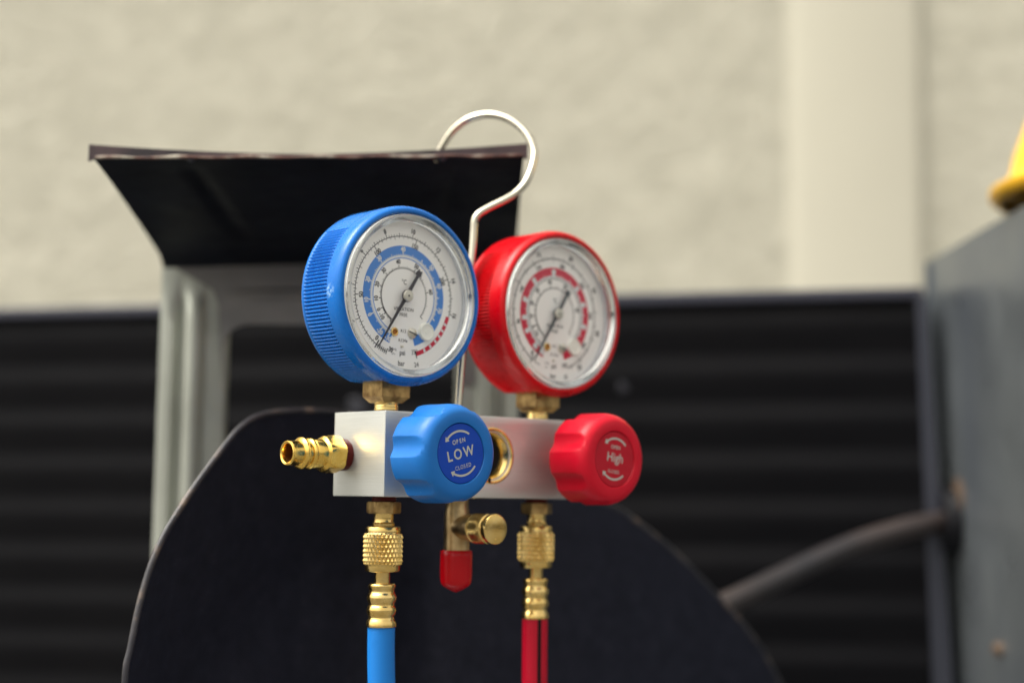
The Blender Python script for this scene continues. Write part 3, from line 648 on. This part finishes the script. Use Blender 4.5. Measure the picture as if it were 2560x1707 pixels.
for i, p_ in enumerate(ctop):
    for j in range(NJ + 1):
        t_ = j / NJ; cx, cz = -5, -230
        k_ = t_ ** 1.0
        x = p_.x + (cx - p_.x) * k_; z = p_.z + (cz - p_.z) * k_
        edge = max(0, 1 - t_ * NJ / 1.0)
        tw = min(1, max(0, (-25 - x) / 55)); tw = tw * tw * (3 - 2 * tw)
        vs.append((x, by(x) + .85 * tw * min(75, max(0, ztop(x) - z)) + (.8 * edge), z))
fs = [(i * (NJ + 1) + j, i * (NJ + 1) + j + 1, (i + 1) * (NJ + 1) + j + 1, (i + 1) * (NJ + 1) + j) for i in range(nb - 1) for j in range(NJ)]
b.add([U(*q) for q in vs], fs)
off = len(vs); b.add([U(x, y + 2.6, z) for x, y, z in vs], [tuple(reversed(f)) for f in fs])
bl = b.build('fan_blade', M['blade'], unit, angle=60)
# smooth rounded rim that closes the blade's two skins
b = MB(); b.tube([U(p_.x, by(p_.x) + 1.6, p_.z) for p_ in ctop], lambda u_: 1.35, 12); b.build('rim', M['blade_edge'], bl, angle=60)

# condenser coil with a row of pressed slats each
CX0, CY0, CX1, CY1 = -460, 1251, 297, 1099.5
cang = atan2(CY1 - CY0, CX1 - CX0); CL = hypot(CX1 - CX0, CY1 - CY0)
CT = Matrix.Rotation(-atan2(9, CL), 4, 'Y')
TC = Matrix.Translation(U(CX0, CY0, -2)) @ Matrix.Rotation(cang, 4, 'Z') @ CT
slat = None; SL = []
for i in range(26):
    zt = 132.0 - i * 33.7
    if slat is None:
        b = MB(); pr = [(2.2, 0), (1.9, -4), (1.2, -8), (.35, -11.5), (0, -14), (.1, -17), (.7, -22), (1.3, -27), (1.9, -31), (2.2, -33.7)]
        b.add([(x, y, z) for x in (0, CL - 9) for y, z in pr], [(k, k + 1, k + 1 + len(pr), k + len(pr)) for k in range(len(pr) - 1)] + [tuple(range(len(pr))), tuple(range(2 * len(pr) - 1, len(pr) - 1, -1))])
        slat = b.build('coil_slat', M['coil'], None, angle=50); o = slat
    else: o = slat.copy(); COL.objects.link(o)
    SL.append((o, Matrix.Translation(Vector(U(CX0, CY0, zt - 2)) * MM) @ Matrix.Rotation(cang, 4, 'Z') @ CT))
b = MB(); b.box(0, CL - 9, 2.3, 40, -700, 134, 0, TC); coil = b.build('condenser_coil', M['coil'], unit, angle=None)
for o, m_ in SL: o.parent = coil; o.matrix_basis = m_
b = MB(); b.box(0, CL - 9, -3, 42, 134.2, 142.5, 0, TC); b.build('top_rail', M['coil_frame'], coil, bevel=2.5)
b = MB(); pe = [(282, 142), (286.5, 142), (302, -127), (324, -690), (306, -690), (291, -127)]
poly_prism(b, [U(x, 1098.5, z) for x, z in pe], (0, 30, 0)); b.build('end_rail', M['rail_blue'], coil, bevel=1.5)
for (x, y, z, w, h_) in ((-112, 1188.5, 58, 9, 17), (82, 1149, 80, 5, 6)):
    b = MB(); b.box(x - w, x + w, y - 6, y + 9, z - h_ / 1.2, z + h_ / 1.2); b.v = [U(*q) for q in b.v]; b.build('clip', M['clip'], coil, bevel=3)

# grey casing side panel, its top plate, screws and the grommet
b = MB(); ys = [700, 912, 1139]
b.add([U(297.5, 700, 173), U(299.5, 1139, 173), U(311.5, 1138, -127), U(330, 1137, -740), U(330, 700, -740), U(309.5, 700, -127)], [(0, 1, 2, 5), (5, 2, 3, 4)])
b.add([U(299.5, 700, 173), U(301.5, 1139.5, 173), U(313.5, 1139, -127), U(332, 1138, -740), U(332, 700, -740), U(311.5, 700, -127)], [(0, 5, 2, 1), (5, 4, 3, 2)])
b.f += [(0, 6, 7, 1), (1, 7, 8, 2), (2, 8, 9, 3), (3, 9, 10, 4), (4, 10, 11, 5), (5, 11, 6, 0)]; b.m += [0] * 6
sp = b.build('side_panel', M['pan'], unit, angle=None)
b = MB(); b.box(301, 700, 700 - 950, 1139 - 950, 171 + ZC, 173 + ZC); b.build('top_plate', M['pan'], unit, bevel=.5)
b = MB(); poly_prism(b, [U(x, 1130, z) for x, z in ((297, 171), (299.3, 171), (311.3, -127), (330, -690), (290, -690), (285, -127), (284, 138), (297, 146))], (0, 3, 0)); b.build('corner_fold', M['pan'], unit, bevel=.8)
for (y, z) in ((1012, -91), (905, -28)):
    xw = 299 + 12.5 * (173 - z) / 300
    b = MB(); b.lathe([(5.2, -1), (5.2, .4), (3.9, .8), (3.9, 3.2), (3.0, 3.9), (.01, 4)], 24, AXb(*U(xw - 1, y, z)), 0, lambda a, r, h, i: min(r, 3.7 / cos((a % (pi / 3)) - pi / 6)) if h > .5 else r); b.build('screw', M['rust'], sp)
xw = 299 + 12.5 * 183 / 300
b = MB(); b.lathe([(20, -1), (20, 4), (17.5, 7.5), (11, 8), (9, 1)], 40, AXb(*U(xw - 1.2, 1100, -13)) @ Matrix.Scale(1.1, 4), cap=False); b.build('grommet', M['black'], sp, angle=50)
b = MB(); b.lathe([(13, -1), (13, .3), (11, .9), (5, 1.0)], 32, AXb(*U(xw - .9, 1089, 4)), cap=True); b.build('wear_plate', M['rust'], sp)
b = MB(); b.tube(spline([U(60, 915, -86), U(125.5, 962, -64.5), U(168, 1000, -49), U(220, 1042, -30), U(262, 1072, -19), U(292, 1093, -14), U(312, 1103, -12.5)], 8), lambda u_: 7.4, 24); b.build('cable', M['cable'], unit, angle=60, label='brown black sleeved cable running to the side panel')
# base pan that carries bracket, coil and panels (below the picture)
b = MB(); b.box(-480, 700, 690 - 950, 1290 - 950, 0, 60); b.build('base_pan', M['pan'], unit, bevel=4)

# ================================================================== HARD HAT on the casing
hat = thing('hard_hat', 'yellow hard hat resting on top of the grey side panel', 'hard hat', (0.437, 0.935, CAM_H + 0.1775))
b = MB(); vs = []; n_ = 72
prof = [(1.12, -3), (1.165, 1), (1.165, 5), (1.10, 8.5), (1.07, 14), (1.05, 26), (1.0, 46), (.94, 72), (.84, 98), (.66, 120), (.4, 134), (.01, 139)]
for r, z in prof:
    for k in range(n_):
        a = 2 * pi * k / n_; br = 1.0 if r <= 1.0 else (1 + .10 * max(0, cos(a)) ** 2)
        vs.append((128 * r * br * cos(a), 106 * r * sin(a), z + (7 * abs(cos(a)) if r > 1.0 else 4 * (r > .98) * abs(cos(a)))))
b.add(vs, [(i * n_ + k, i * n_ + (k + 1) % n_, (i + 1) * n_ + (k + 1) % n_, (i + 1) * n_ + k) for i in range(len(prof) - 1) for k in range(n_)])
sh = b.build('shell', M['hat'], hat, angle=60); mo = sh.modifiers.new('t', 'SOLIDIFY'); mo.thickness = .003
b = MB(); b.tube([(0 + x, 0, 126.5 + 8.5 * (1 - (x / 100) ** 2) ** 1 - 4 - (x / 100) ** 2 * 30 * 0) for x in range(-70, 71, 10)], 5, 12); b.build('ridge', M['hat'], sh, angle=60)
b = MB(); b.tube([(108 * cos(2 * pi * k / 48), 92 * sin(2 * pi * k / 48), 6) for k in range(49)], 5.6, 10); b.build('headband', M['black'], hat, angle=60)

# ================================================================== SETTING
def struct(o): o['kind'] = 'structure'; return o
b = MB(); b.box(-4500, 4500, 2160, 2360, 0, 3600); struct(b.build('wall', M['stucco'], None, angle=None))
b = MB(); poly_prism(b, [(374, 2159.5, 0), (408, 2149, 0), (554, 2149, 0), (568, 2159.5, 0)], (0, 0, 3600)); struct(b.build('wall_pillar', M['pillar'], None, bevel=5))
b = MB(); b.add([(-30000, -30000, -.5), (30000, -30000, -.5), (30000, 30000, -.5), (-30000, 30000, -.5)], [(0, 1, 2, 3)]); struct(b.build('ground', M['ground'], None, angle=None))
